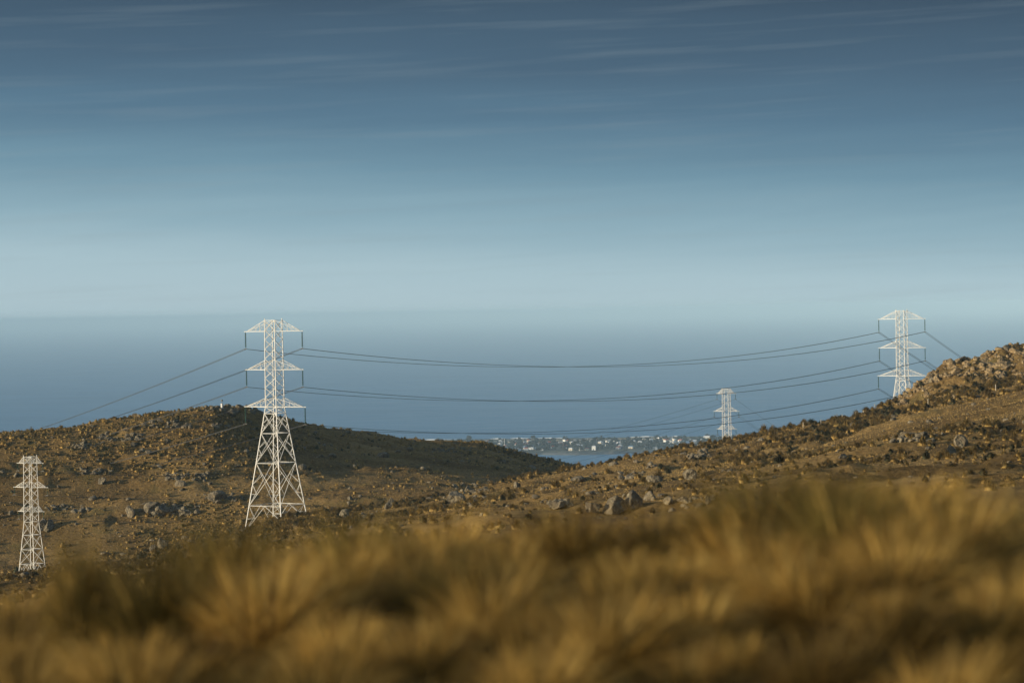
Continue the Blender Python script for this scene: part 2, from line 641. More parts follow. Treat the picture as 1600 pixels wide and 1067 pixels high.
NEAR = [(560, 709.5), (700, 707), (800, 706), (860, 705), (930, 704), (1000, 703.0), (1060, 702), (1150, 699), (1300, 694)]
FARS = [(560, 690), (700, 686.8), (800, 685.3), (930, 683.6), (1060, 682.0), (1150, 681), (1300, 678.5)]
spit = strip('spit_land', NEAR, shift(FARS, 1.2), M_LAND, 2.0, 14)
tag(spit, 'low flat spit of land carrying the seaside town', 'land', kind='structure')
dune = strip('beach_dunes', shift(FARS, 3.4), FARS, M_SAND, 3.2, 16, seed=4)
tag(dune, 'pale sandy dune strip along the sea side of the town', 'beach', kind='structure')
mud = strip('mudflat', [(820, 711), (900, 710.5), (1000, 708), (1100, 704)], [(820, 706), (900, 705), (1000, 703), (1100, 700)], M_MUD, 0.25, 25, 0.4, seed=8)
tag(mud, 'dark wet mudflat at the lagoon edge of the town', 'mudflat', kind='structure')
for k, (x0, x1, t) in enumerate([(640, 716, 1.7), (766, 795, 1.2), (798, 834, 1.3), (838, 886, 1.2), (985, 1046, 1.7), (1050, 1066, 1.2)]):
    xs = [x0, (x0 + x1) / 2, x1]
    fy = [float(np.interp(x, [p[0] for p in FARS], [p[1] for p in FARS])) for x in xs]
    near = [(xs[0], fy[0] - 0.2), (xs[1], fy[1] - 0.1), (xs[2], fy[2] - 0.2)]
    far = [(xs[0], fy[0] - 0.4), (xs[1], fy[1] - t), (xs[2], fy[2] - 0.4)]
    o = strip('surf', near, far, M_FOAM, 0.6 + 0.004 * k, 10, 0.5, 40, seed=20 + k)
    tag(o, 'white line of breaking surf along the beach beyond the town', 'surf', kind='structure')

WALLS = {'white': flat_mat('house white', (0.85, 0.84, 0.80), 0.8, 0, 0.03), 'cream': flat_mat('house cream', (0.70, 0.62, 0.48), 0.8, 0, 0.03), 'grey': flat_mat('house grey', (0.34, 0.36, 0.38), 0.8, 0, 0.03)}
ROOFS = {'white': flat_mat('roof white', (0.80, 0.80, 0.80), 0.6, 0, 0.05), 'grey': flat_mat('roof grey', (0.20, 0.21, 0.23), 0.6, 0, 0.05), 'red': flat_mat('roof red', (0.42, 0.12, 0.07), 0.7, 0, 0.05), 'blue': flat_mat('roof blue', (0.22, 0.32, 0.45), 0.6, 0, 0.05)}
M_PANE = flat_mat('dark window glass', (0.03, 0.035, 0.04), 0.15)


def house(px, py, w, h, wc, rc, label, rz=0.0, d=9.0):
    p = sea_at(px, py, 2.0)
    t = empty('house', p, rz)
    tag(t, label, 'house', 'houses of the seaside town on the spit')
    b = Bars()
    b.poly([(-w / 2, -d / 2, -.3), (w / 2, -d / 2, -.3), (w / 2, d / 2, -.3), (-w / 2, d / 2, -.3), (-w / 2, -d / 2, h), (w / 2, -d / 2, h), (w / 2, d / 2, h), (-w / 2, d / 2, h)],
           [(0, 3, 2, 1), (0, 1, 5, 4), (1, 2, 6, 5), (2, 3, 7, 6), (3, 0, 4, 7), (4, 5, 6, 7)])
    b.build('wall', WALLS[wc], t)
    r, o, e = Bars(), 0.5, h + d * 0.24
    r.poly([(-w / 2 - o, -d / 2 - o, h - .05), (w / 2 + o, -d / 2 - o, h - .05), (w / 2 + o, d / 2 + o, h - .05), (-w / 2 - o, d / 2 + o, h - .05), (-w / 2 + 1.5, 0, e), (w / 2 - 1.5, 0, e)],
           [(0, 1, 5, 4), (1, 2, 5), (2, 3, 4, 5), (3, 0, 4), (0, 3, 2, 1)])
    r.build('roof', ROOFS[rc], t)
    for k in range(max(1, int(w // 5))):
        q = Bars()
        x = -w / 2 + (k + 0.5) * w / max(1, int(w // 5))
        q.poly([(x - .9, -d / 2 - .03, 1.0), (x + .9, -d / 2 - .03, 1.0), (x + .9, -d / 2 - .03, 2.3), (x - .9, -d / 2 - .03, 2.3),
                (x - .9, -d / 2 + .05, 1.0), (x + .9, -d / 2 + .05, 1.0), (x + .9, -d / 2 + .05, 2.3), (x - .9, -d / 2 + .05, 2.3)],
               [(0, 1, 2, 3), (0, 4, 5, 1), (1, 5, 6, 2), (2, 6, 7, 3), (3, 7, 4, 0)])
        q.build('window', M_PANE, t)
    return t


big = [(921, 703.0, 11, 8.5, 'white', 'grey', 'tall white blocky house on the lagoon shore, brightest in the town'),
       (937, 0, 0, 0, '', '', '')]
HS = [(928, 703.2, 9, 8.0, 'white', 'white', 'tall white blocky house on the lagoon shore of the town'),
      (892, 703.8, 9, 4.5, 'cream', 'white', 'cream house at the left of the lagoon shore row'),
      (908, 703.5, 9, 4.5, 'white', 'white', 'low white house left of the tall blocky house on the shore'),
      (917, 703.4, 8, 4, 'cream', 'red', 'small cream house with red roof close to the tall shore house'),
      (831, 703.4, 7, 5, 'white', 'white', 'bright white house where the dark hill meets the town'),
      (822, 703.0, 9, 4, 'grey', 'red', 'low house with reddish roof beside the dark hill edge'),
      (791, 698.6, 9, 5, 'white', 'white', 'big white house just above the dark left hill'),
      (802, 698.4, 6, 4, 'white', 'grey', 'small white house next to the big one above the left hill'),
      (781, 695.5, 6, 5, 'white', 'grey', 'narrow white house at the foot of the pale mast'),
      (760, 691.8, 11, 4, 'white', 'grey', 'wide white house on the inland left end of the town'),
      (826, 691.2, 7, 5, 'cream', 'red', 'pink and red roofed house near the surf'),
      (808, 691.2, 8, 4, 'grey', 'blue', 'pale blue roofed house behind the town trees'),
      (953, 690.9, 9, 4.5, 'white', 'white', 'white gabled house above the middle of the town'),
      (956, 695, 8, 4, 'white', 'white', 'bright white house below the gabled one'),
      (975, 691, 9, 3.5, 'white', 'grey', 'long low white house right of the gabled house'),
      (990, 691.8, 9, 4.5, 'cream', 'white', 'cream house in the right half of the town'),
      (1000, 692.6, 8, 4, 'white', 'white', 'white pyramid roofed house below the surf line'),
      (1054, 691, 6, 6.5, 'cream', 'white', 'tall cream house near the right end of the town'),
      (1048, 696, 9, 4, 'white', 'white', 'white house low at the right end of the town'),
      (1104, 685.2, 16, 5, 'white', 'white', 'long bright white building beside the far narrow pylon'),
      (1089, 692.3, 8, 3.5, 'white', 'grey', 'small white house left of the narrow pylon foot'),
      (912, 692.8, 8, 5, 'white', 'red', 'white house with red roof above the tall shore house'),
      (900, 692.3, 9, 4.5, 'cream', 'grey', 'cream house under the dune strip')]
used = [(h_[0], h_[1]) for h_ in HS]
for hx, hy, w, h_, wc, rc, lb in HS:
    house(hx, hy, w * 0.85, h_ * 0.9, wc, rc, lb, rnd.uniform(-0.5, 0.5), 7.5)
wcs = ['white', 'white', 'cream', 'grey', 'grey']
cnt = 0
while cnt < 120:
    hx = rnd.uniform(700, 1110)
    near_y = float(np.interp(hx, [p[0] for p in NEAR], [p[1] for p in NEAR]))
    hy = near_y - rnd.random() ** 0.8 * 15.0 - 0.8
    if any(abs(hx - a) < 3.4 and abs(hy - b) < 1.1 for a, b in used):
        continue
    used.append((hx, hy))
    wc, rc = rnd.choice(wcs), rnd.choice(['white', 'grey', 'grey', 'red', 'blue'])
    v = (near_y - hy) / 16
    row = 'shore side' if v < 0.33 else ('middle' if v < 0.66 else 'beach side')
    part = 'left end' if hx < 800 else ('centre' if hx < 960 else 'right end')
    house(hx, hy, rnd.uniform(5, 9), rnd.uniform(2.4, 4.0), wc, rc, 'tiny %s house with %s roof, %s of the town, %s' % (wc, rc, row, part), rnd.uniform(-0.7, 0.7))
    cnt += 1


def leaf_blob(c, r, n, rs, cols, sy=1.0, flat=0.8, size=0.28):
    """leaf clumps spread through an uneven crown; returns verts, tris, colours"""
    u = rs.normal(size=(n, 3))
    u /= np.linalg.norm(u, axis=1)[:, None]
    rad = rs.rand(n) ** 0.45
    lump = 0.75 + 0.35 * np.sin(u[:, 0] * 4 + c[0]) * np.sin(u[:, 1] * 5 + c[1])
    P = np.array(c) + u * (rad * lump)[:, None] * np.array([r, r * sy, r * flat])
    a = rs.normal(size=(n, 3))
    a /= np.linalg.norm(a, axis=1)[:, None]
    b = np.cross(a, u)
    b /= np.linalg.norm(b, axis=1)[:, None] + 1e-6
    s = size * r * (0.6 + rs.rand(n))[:, None]
    V = np.stack([P + a * s, P - a * s * 0.5 + b * s * 0.8, P - a * s * 0.5 - b * s * 0.8], 1).reshape(-1, 3)
    T = np.arange(n * 3).reshape(n, 3)
    C = np.repeat(np.array(cols)[rs.randint(len(cols), size=n)], 3, axis=0)
    return V, T, C


TC = [(0.018, 0.024, 0.018), (0.026, 0.032, 0.022), (0.014, 0.018, 0.016), (0.04, 0.036, 0.022)]
vs, ts, cs, n0 = [], [], [], 0
for k in range(700):
    x = nr.uniform(560, 1200)
    y = float(np.interp(x, [p[0] for p in NEAR], [p[1] for p in NEAR])) - nr.rand() * 16.5 - 0.3
    p = sea_at(x, y, 2.0)
    r = nr.uniform(3.0, 7.5)
    v, t, c = leaf_blob((p.x, p.y, p.z + r * 0.7), r, 60, nr, TC, 1.2, 0.75)
    vs.append(v)
    ts.append(t + n0)
    cs.append(c)
    n0 += len(v)
o = link('town_trees', tri_mesh('town_trees', np.concatenate(vs), np.concatenate(ts), M_TREE, np.concatenate(cs)))
tag(o, 'dark hazy belt of trees between the houses of the seaside town', 'trees', kind='stuff')


def far_tree(px, py, r, hh, label):
    p = sea_at(px, py, 2.0)
    t = empty('tree', p)
    tag(t, label, 'tree', 'tall trees standing out of the town')
    b = Bars()
    b.bar((0, 0, -.5), (0.2, 0, hh * 0.6), 0.9, sides=6)
    b.bar((0.1, 0, hh * 0.4), (r * .5, 0, hh * 0.7), 0.4, sides=5)
    b.build('trunk', M_BARK, t)
    v, tt, c = leaf_blob((0, 0, hh * 0.62), r, 500, nr, TC, 1.0, hh * 0.45 / r, 0.14)
    link('crown', tri_mesh('crown', v, tt, M_TREE, c), t)


far_tree(733, 690.3, 7.5, 14, 'dark round tree at the left end of the town above the hill')
far_tree(833, 686.6, 7, 9, 'dark broad tree against the surf in the town centre')
far_tree(1165, 689.5, 9, 11, 'dark rounded tree just right of the far narrow pylon')
far_tree(1172, 689.5, 7, 9, 'smaller dark tree right of the rounded one by the pylon')

b = Bars()
p = sea_at(788.5, 703.5, 2.0)
b.lathe((0, 0, 0), [(0.55, -0.5), (0.5, 8), (0.35, 22), (0.3, 23), (0.0, 23.1)], 8)
b.bar((-1.4, 0, 22), (1.4, 0, 22), 0.3)
o = b.build('mast', M_WHITE)
o.location = p
tag(o, 'thin pale mast standing in the town above the dark hill', 'mast')


# ------------------------------------------------------------------ pylons
def lerp(a, b, t):
    return a + (b - a) * t


def pylon(name, base, rz, hw_fn, top_z, arms, lattice, low_levels, feet, label, leg_w, br_w, group):
    """hw_fn(z): half width of the square body; arms: (z_low, z_up, half length); lattice: z levels of the straight body;
    low_levels: z levels of the flared legs; feet: z of each foot (corner order -- +- ++ -+)"""
    t = empty(name, base, rz)
    tag(t, label, 'pylon', group)
    corners = [(-1, -1), (1, -1), (1, 1), (-1, 1)]

    def C(k, z):
        s = corners[k % 4]
        w = hw_fn(z)
        return Vector((s[0] * w, s[1] * w, z))
    for k in range(4):
        b = Bars()
        zs = sorted(set([feet[k]] + [z for z in low_levels + lattice if z > feet[k]] + [top_z + (0.35 if k in (0, 2) else 0.1)]))
        for z0, z1 in zip(zs, zs[1:]):
            b.bar(C(k, z0), C(k, z1), lerp(leg_w, leg_w * 0.75, z0 / top_z))
        b.bar(C(k, feet[k] - 0.5), C(k, feet[k] + 0.25), leg_w * 2.2)
        b.build('leg', M_STEEL, t)
    b = Bars()
    for k in range(4):
        for i, (z0, z1) in enumerate(zip(lattice, lattice[1:])):          # X bracing of the straight body
            b.bar(C(k, z0), C(k + 1, z1), br_w)
            b.bar(C(k + 1, z0), C(k, z1), br_w * (0.9 if top_z > 30 else 0.55))
        for z in (lattice[0], lattice[-1]):
            b.bar(C(k, z), C(k + 1, z), br_w)
    b.build('body_lattice', M_STEEL, t)
    b = Bars()
    lv = low_levels + [lattice[0]]
    for k in range(4):
        for i, (z0, z1) in enumerate(zip(lv, lv[1:])):
            A0, B0, A1, B1 = C(k, z0), C(k + 1, z0), C(k, z1), C(k + 1, z1)
            b.bar(A0, B0, br_w * 1.25)
            b.bar(A0, B1, br_w * 1.1)
            b.bar(B0, A1, br_w * (1.1 if top_z > 30 else 0.6))
            mid = (A0 + B1 + B0 + A1) * 0.25
            if z1 - z0 > 3.5:                                            # secondary members
                for P0, P1, Q0, Q1 in ((A0, A1, B1, B0), (B0, B1, A1, A0)):
                    q = P0.lerp(P1, 0.5)
                    b.bar(q, P0.lerp(Q0, 0.27), br_w * 0.75)
                    b.bar(q, P1.lerp(Q1, 0.27), br_w * 0.75)
                    b.bar(P0.lerp(Q0, 0.27), P0.lerp(P1, 0.27), br_w * 0.65)
        # lowest panel down to the feet
        A0, B0 = C(k, low_levels[0]), C(k + 1, low_levels[0])
        m = (A0 + B0) * 0.5
        fa, fb = C(k, feet[k] + 0.1), C(k + 1, feet[(k + 1) % 4] + 0.1)
        b.bar(m, fa.lerp(fb, 0.05), br_w * 1.1)
        b.bar(m, fb.lerp(fa, 0.05), br_w * 1.1)
        b.bar(A0.lerp(fa, 0.55), m.lerp(fa, 0.5), br_w * 0.8)
        b.bar(B0.lerp(fb, 0.55), m.lerp(fb, 0.5), br_w * 0.8)
        b.bar(A0, m.lerp(fa, 0.5), br_w * 0.7)
        b.bar(B0, m.lerp(fb, 0.5), br_w * 0.7)
    for z in low_levels:                                                 # plan bracing
        b.bar(C(0, z), C(2, z), br_w * 0.8)
        b.bar(C(1, z), C(3, z), br_w * 0.8)
    b.build('leg_bracing', M_STEEL, t)
    tips = []
    for zl, zu, ln, il in arms:
        for s in (-1, 1):
            b = Bars()
            w = hw_fn(zl)
            tip = Vector((s * ln, 0, zl))
            lows = [Vector((s * w, -w, zl)), Vector((s * w, w, zl))]
            ups = [Vector((s * w, -w, zu)), Vector((s * w, w, zu))]
            ends = [tip + Vector((0, -0.12, 0)), tip + Vector((0, 0.12, 0))]
            for q in range(2):
                b.bar(lows[q], ends[q], br_w * 1.5)
                b.bar(ups[q], ends[q] + Vector((-s * ln * 0.06, 0, 0.12)), br_w * 1.15)
                nseg = 4
                for i in range(1, nseg):
                    a = lows[q].lerp(ends[q], i / nseg)
                    u1 = ups[q].lerp(ends[q], i / nseg)
                    u0 = ups[q].lerp(ends[q], (i - 1) / nseg)
                    b.bar(a, u0, br_w * 0.6)
                    b.bar(a, u1, br_w * 0.6)
            for i in range(0, 4):
                p0, p1 = lows[0].lerp(ends[0], i / 4), lows[1].lerp(ends[1], i / 4)
                q1 = lows[1].lerp(ends[1], (i + 1) / 4)
                b.bar(p0, p1, br_w * 0.6)
                b.bar(p0, q1, br_w * 0.6)
            b.bar(lows[0], ups[1], br_w * 0.6)
            b.bar(tip + Vector((-s * 0.25, 0, 0.0)), tip + Vector((s * 0.45, 0, 0.0)), br_w * 2.4, br_w * 1.6)
            arm = b.build('cross_arm', M_STEEL, t)
            if il > 0:
                b = Bars()
                nd_ = 16
                hx = s * (ln + 0.2)
                r_ = 0.14 * il / 3.1
                prof = [(0.03, 0), (0.03, -0.25)]
                for q in range(nd_):
                    z = -0.25 - (il - 0.55) * q / nd_
                    st = (il - 0.55) / nd_
                    prof += [(r_, z - st * 0.15), (r_, z - st * 0.55), (0.05, z - st * 0.6), (0.05, z - st)]
                prof += [(0.03, -il + 0.25), (0.03, -il)]
                b.lathe((hx, 0, zl), prof, 8)
                ins = b.build('insulator_string', M_INS, arm)
                b = Bars()
                b.bar((hx - 0.25, 0, zl - il), (hx + 0.25, 0, zl - il), 0.12)
                b.bar((hx, -0.55, zl - il - 0.05), (hx, 0.55, zl - il - 0.05), 0.09)
                y_ = b.build('yoke_clamp', M_GREYSTEEL, arm)
                tips.append(Vector((hx, 0, zl - il)))
    M = Matrix.Translation(base) @ Matrix.Rotation(rz, 4, 'Z')
    return t, [M @ p for p in tips]


D1, D2, D3, D4 = 444.0, 595.0, 630.0, 470.0
RZ_A, RZ_B = math.radians(-32), math.radians(-26)
ZT = 38.0
# wide pylon: heights measured on the near one (8.51 px per metre)


def hwA(z):
    if z >= 22.2:
        return lerp(1.22, 1.13, (z - 22.2) / 15.8)
    return lerp(4.15, 1.22, z / 22.2)


LATA = [22.2 + (38.0 - 22.2) * k / 9 for k in range(10)]
ARMSA = [(36.0, 38.0, 6.3, 3.2), (29.0, 30.7, 6.25, 3.2), (22.2, 23.8, 6.65, 3.2)]
LOWA = [4.3, 12.0, 17.4, 21.0]


def place(topc, dist):
    p = at(topc[0], topc[1], dist)
    return p


def feet_for(base, rz, hwf, n_corner=4):
    out = []
    for sx, sy in [(-1, -1), (1, -1), (1, 1), (-1, 1)]:
        w = hwf(0.0)
        x, y = sx * w, sy * w
        X = base.x + x * math.cos(rz) - y * math.sin(rz)
        Y = base.y + x * math.sin(rz) + y * math.cos(rz)
        out.append(float(hgt(X, Y)) - base.z + 0.05)
    return out


tp = place((427.0, 500.5), D1)
base1 = Vector((tp.x, tp.y, tp.z - ZT))
f1 = feet_for(base1, RZ_A, hwA)
print('feet1', [round(v, 2) for v in f1])
f1 = [min(3.2, v) for v in f1]
pylon1, tips1 = pylon('pylon', base1, RZ_A, hwA, ZT, ARMSA, LATA, LOWA, f1, 'tallest white lattice pylon with three equal arms on the near slope left of centre', 0.155, 0.064, 'wide three-armed lattice pylons')
tp = place((1408.5, 485.5), D2)
base2 = Vector((tp.x, tp.y, tp.z - ZT))
f2 = feet_for(base2, RZ_A, hwA)
print('feet2', [round(v, 2) for v in f2])
f2 = [min(3.2, v) for v in f2]
pylon2, tips2 = pylon('pylon', base2, RZ_A, lambda z: hwA(z) * 0.9, ZT, [(a, b_, c * 0.92, d_) for a, b_, c, d_ in ARMSA], LATA, LOWA, f2, 'wide white lattice pylon rising behind the rocky ridge at the right', 0.155, 0.064, 'wide three-armed lattice pylons')


def hwB(z):
    if z >= 10.6:
        return lerp(1.12, 1.0, (z - 10.6) / 12.4)
    return lerp(2.15, 1.12, z / 10.6)


ZB = 23.0
LATB = [10.6 + 12.4 * k / 8 for k in range(9)]
ARMSB = [(21.8, 23.0, 3.1, 1.5), (17.2, 18.3, 4.2, 1.5), (12.6, 13.7, 3.1, 1.5)]
LOWB = [2.6, 5.4, 8.1]
tp = place((1134.5, 607.5), D3)
base3 = Vector((tp.x, tp.y, tp.z - ZB))
f3 = feet_for(base3, RZ_B, hwB)
print('feet3', [round(v, 2) for v in f3])
pylon3, tips3 = pylon('pylon', base3, RZ_B, lambda z: hwB(z) * 0.80, ZB, [(a, b_, c * 0.76, d_) for a, b_, c, d_ in ARMSB], LATB, LOWB, [min(2, v) for v in f3], 'narrow far pylon with a longer middle arm beside the seaside town', 0.11, 0.048, 'narrow pylons with a long middle arm')
tp = place((47.0, 713.5), D4)
base4 = Vector((tp.x, tp.y, tp.z - ZB))
f4 = feet_for(base4, RZ_B, hwB)
print('feet4', [round(v, 2) for v in f4])
pylon4, tips4 = pylon('pylon', base4, RZ_B, lambda z: hwB(z) * 0.88, ZB, [(a, b_, c * 0.87, d_) for a, b_, c, d_ in ARMSB], LATB, LOWB, [min(2, v) for v in f4], 'narrow pylon at the left edge standing in front of the brown hill', 0.11, 0.048, 'narrow pylons with a long middle arm')


def wire(a, b, sag, r, twin, label, group, n=48):
    a, b = Vector(a), Vector(b)
    d = b - a
    side = Vector((-d.y, d.x, 0)).normalized()
    t = empty('power_line', a)
    tag(t, label, 'power line', group)
    for off in ((-twin, twin) if twin else (0,)):
        bb = Bars()
        pts = []
        for k in range(n + 1):
            s = k / n
            p = a.lerp(b, s) - a + side * off
            p.z -= 4 * sag * s * (1 - s)
            pts.append(p)
        for p, q in zip(pts, pts[1:]):
            bb.bar(p, q, r * 2, sides=5)
        bb.build('conductor', M_WIRE, t)
    return t


LV = ['top', 'middle', 'bottom']
WL = (at(79, 664, 632.0) - tips1[0]) * 4.0 + Vector((0, 0, 18.0))
T6 = at(1980, 800, 1250.0)
for lv in range(3):
    for s in range(2):
        i = lv * 2 + s
        side = ('left', 'right')[s]
        wire(tips1[i], tips2[i], (5.6, 5.6, 5.3)[lv], 0.034, 0.2, 'twin cable slung between the two wide pylons from their %s %s arms' % (LV[lv], side), 'cables between the two wide pylons')
        e = tips1[i] + WL
        wire(tips1[i], e, 6.0, 0.040, 0.24, 'twin cable from the %s %s arm of the tallest pylon to behind the left hill' % (LV[lv], side), 'cables running left from the tallest pylon', 60)
        e = Vector((T6.x + (-9, 9)[s], T6.y, T6.z - lv * 7))
        wire(tips2[i], e, 10.0, 0.040, 0.24, 'twin cable from the %s %s arm of the right pylon down behind the crag' % (LV[lv], side), 'cables running right from the ridge pylon')
        wire(tips4[i], tips3[i], 7.5, 0.022, 0, 'thin cable from the %s %s arm of the far narrow pylon running left' % (LV[lv], side), 'thin cables of the narrow pylons')
        q = at(1560, 838, 980.0)
        wire(tips3[i], Vector((q.x + (-6, 6)[s], q.y, q.z - lv * 5)), 6.0, 0.022, 0, 'thin cable from the %s %s arm of the far narrow pylon down to the right' % (LV[lv], side), 'thin cables of the narrow pylons')
        q = at(-520, 820, 360.0)
        wire(tips4[i], Vector((q.x + (-3, 3)[s], q.y, q.z - lv * 4.6)), 4.0, 0.018, 0, 'thin cable from the %s %s arm of the left edge pylon' % (LV[lv], side), 'thin cables of the narrow pylons')


# ------------------------------------------------------------------ rocks
def rock_verts(rs, size, n_cut=9, sub=None):
    """angular stone: an icosphere clipped by random planes, then roughened"""
    V = ICO_V.copy()
    for k in range(n_cut):
        nrm = rs.normal(size=3)
        nrm /= np.linalg.norm(nrm)
        off = rs.uniform(0.45, 0.85)
        d = V @ nrm - off
        V -= np.clip(d, 0, None)[:, None] * nrm
    V = V * (1 + 0.10 * (fbm(V[:, 0] * 2.3 + rs.rand() * 50 + 10, V[:, 1] * 2.3 + V[:, 2] * 1.7 + 10, 3))[:, None] * 2)
    return V * np.array(size)


def ico(sub):
    import bmesh
    bm = bmesh.new()
    bmesh.ops.create_icosphere(bm, subdivisions=sub, radius=1.0)
    v = np.array([x.co[:] for x in bm.verts])
    f = np.array([[x.index for x in fc.verts] for fc in bm.faces])
    bm.free()
    return v, f


ICO3 = ico(4)
ICO2 = ico(3)
ICO1 = ico(2)
ICO_V, ICO_F = ICO3


def boulder(px, py, wpx, hpx, label, n=1, group='boulders standing out of the slopes', dmin=60.0, name='boulder', spread=0.0, cat='boulder'):
    """one stone, or one outcrop made of n fused blocks, sitting on the slope at a photo pixel"""
    global ICO_V, ICO_F
    ICO_V, ICO_F = ICO3 if n < 4 else ICO2
    p, d = hit(px, py, dmin)
    s = d / F
    W, Hh = wpx * s, hpx * s
    vs, fs, n0 = [], [], 0
    if n == 1:
        v = rock_verts(nr, (W * 0.5, W * 0.45, Hh * 0.75), 10)
        R = np.array(Euler((rnd.uniform(-.12, .12), rnd.uniform(-.12, .12), rnd.uniform(-.4, .4))).to_matrix())
        vs.append(v @ R.T * 1.4 + np.array([0, 0, Hh * 0.25]))
        fs.append(ICO_F)
    else:
        ICO_V, ICO_F = ICO2
        m_ = n * 3
        for k in range(m_):
            u, w_ = rnd.uniform(-0.5, 0.5), rnd.uniform(-0.1, 1.0)
            q, dq = hit(px + u * wpx, py - w_ * hpx * 0.85, max(dmin, d - 60), d + 90)
            sc = s * rnd.choice((2.2, 3, 3, 4, 5, 7)) * (1.3 if n > 9 else 1.0)
            sc = min(sc, max(Hh * 0.55, 0.8))
            sz = (sc * rnd.uniform(0.8, 1.5), sc * rnd.uniform(0.7, 1.3), sc * rnd.uniform(0.45, 1.0))
            v = rock_verts(nr, sz, 9)
            R = np.array(Euler((rnd.uniform(-.5, .5), rnd.uniform(-.5, .5), rnd.uniform(0, 6.28))).to_matrix())
            c = np.array([q.x, q.y, float(hgt(q.x, q.y))]) - np.array(p[:])
            vs.append(v @ R.T + c)
            n0 += len(v)
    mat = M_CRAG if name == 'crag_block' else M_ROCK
    if n == 1:
        o = link(name, tri_mesh(name, vs[0], fs[0], mat), loc=p)
    else:
        o = empty(name, p)
        for v in vs:
            link('rock', tri_mesh('rock', v, ICO_F, mat), o)
    tag(o, label, cat, group)
    return o


BL = [(255, 860, 14, 17, 'tall square pale boulder above the foreground grass left of the tallest pylon'),
      (240, 862, 10, 8, 'dark boulder touching the left side of the square pale boulder'),
      (221, 873, 13, 9, 'low grey boulder left of the square pale boulder'),
      (203, 884, 8, 5, 'small flat stone at the lower end of the boulder row'),
      (258, 803, 30, 15, 'long shaded boulder on the left hill between the two left pylons'),
      (240, 800, 22, 14, 'grey boulder left end of the shaded rock step on the left hill'),
      (340, 782, 22, 12, 'rounded grey boulder on the left hill close to the tallest pylon'),
      (205, 803, 14, 12, 'rugged grey boulder on the left hill, left of the rock step'),
      (160, 755, 11, 8, 'pale rounded boulder in the middle of the left hill'),
      (65, 826, 12, 14, 'dark boulder right of the left edge pylon'),
      (76, 828, 14, 12, 'grey boulder in the dark cluster right of the left edge pylon'),
      (808, 762, 8, 9, 'small upright stone on the near ridge line'),
      (730, 767, 9, 7, 'pale block on the near ridge line left of the upright stone'),
      (987, 797, 26, 21, 'large pale split boulder in the near rock band'),
      (960, 800, 30, 20, 'large dark boulder left of the split pale boulder'),
      (925, 802, 20, 17, 'pale craggy boulder left part of the near rock band'),
      (871, 796, 24, 10, 'low grey boulder at the left start of the near rock band'),
      (1015, 782, 16, 12, 'pale flat boulder above the near rock band'),
      (1046, 791, 14, 9, 'grey boulder right of the large pale split boulder'),
      (902, 752, 20, 6, 'flat pale slab in the turf of the near slope'),
      (1022, 752, 22, 9, 'pale slab in the middle of the near slope'),
      (1078, 748, 22, 11, 'pale weathered slab right of the middle slabs'),
      (967, 762, 14, 5, 'thin slab lying in turf on the near slope'),
      (1502, 700, 18, 16, 'grey blocky boulder among tussocks below the bare patch'),
      (1484, 708, 14, 12, 'pale boulder left of the grey blocky boulder'),
      (1096, 712, 10, 7, 'small pale stone below the far narrow pylon'),
      (1418, 682, 18, 8, 'low pale stone in the rock patch under the bare ground'),
      (1440, 685, 16, 9, 'grey stone in the rock patch under the bare ground'),
      (1318, 718, 12, 7, 'pale stone lying right of the near rock band on bare ground'),
      (710, 783, 28, 12, 'broad pale boulder left of centre on the near slope'),
      (745, 785, 16, 10, 'pale boulder right of the broad one left of centre'),
      (608, 793, 13, 12, 'dark notched boulder near the tallest pylon side of the slope'),
      (540, 807, 16, 9, 'grey boulder right of the tallest pylon foot')]
for i, bdef in enumerate(BL):
    boulder(*bdef)
OC = [(1093, 792, 60, 18, 9, 'dark layered rock outcrop at the right of the near rock band'),
      (870, 790, 46, 12, 7, 'broken pale outcrop at the left of the near rock band'),
      (985, 746, 40, 9, 7, 'strip of broken stones across the near slope'),
      (735, 780, 52, 20, 9, 'pale rugged outcrop left of centre on the near slope'),
      (1090, 715, 44, 9, 8, 'broken stones below the far narrow pylon'),
      (1430, 690, 70, 12, 10, 'scattered low outcrop under the bare patch'),
      (560, 812, 60, 11, 8, 'low broken outcrop right of the tallest pylon'),
      (265, 803, 90, 18, 12, 'shaded rock step on the left hill between the left pylons'),
      (350, 784, 60, 14, 9, 'grey rock step on the left hill beside the tallest pylon'),
      (130, 700, 60, 10, 9, 'pale rock band high on the left hill above the left pylon'),
      (190, 688, 70, 11, 10, 'rock band in the upper middle of the left hill'),
      (260, 668, 80, 11, 11, 'rock band below the crest of the left hill'),
      (330, 642, 70, 10, 10, 'rocky summit of the left hill beside the white marker'),
      (385, 645, 60, 13, 9, 'dark rocky summit end of the left hill behind the pylon arms'),
      (150, 740, 50, 8, 8, 'low stones in the centre of the left hill'),
      (290, 750, 70, 10, 9, 'scattered stones on the mid slope of the left hill'),
      (700, 708, 50, 8, 7, 'stones catching light on the shaded end of the left hill'),
      (100, 800, 60, 12, 9, 'stones on the lower left hill right of the left pylon')]
for px, py, w, h_, n, lb in OC:
    boulder(px, py, w, h_, lb, n, 'rock outcrops breaking through the slopes', name='rock_outcrop', cat='rock outcrop')
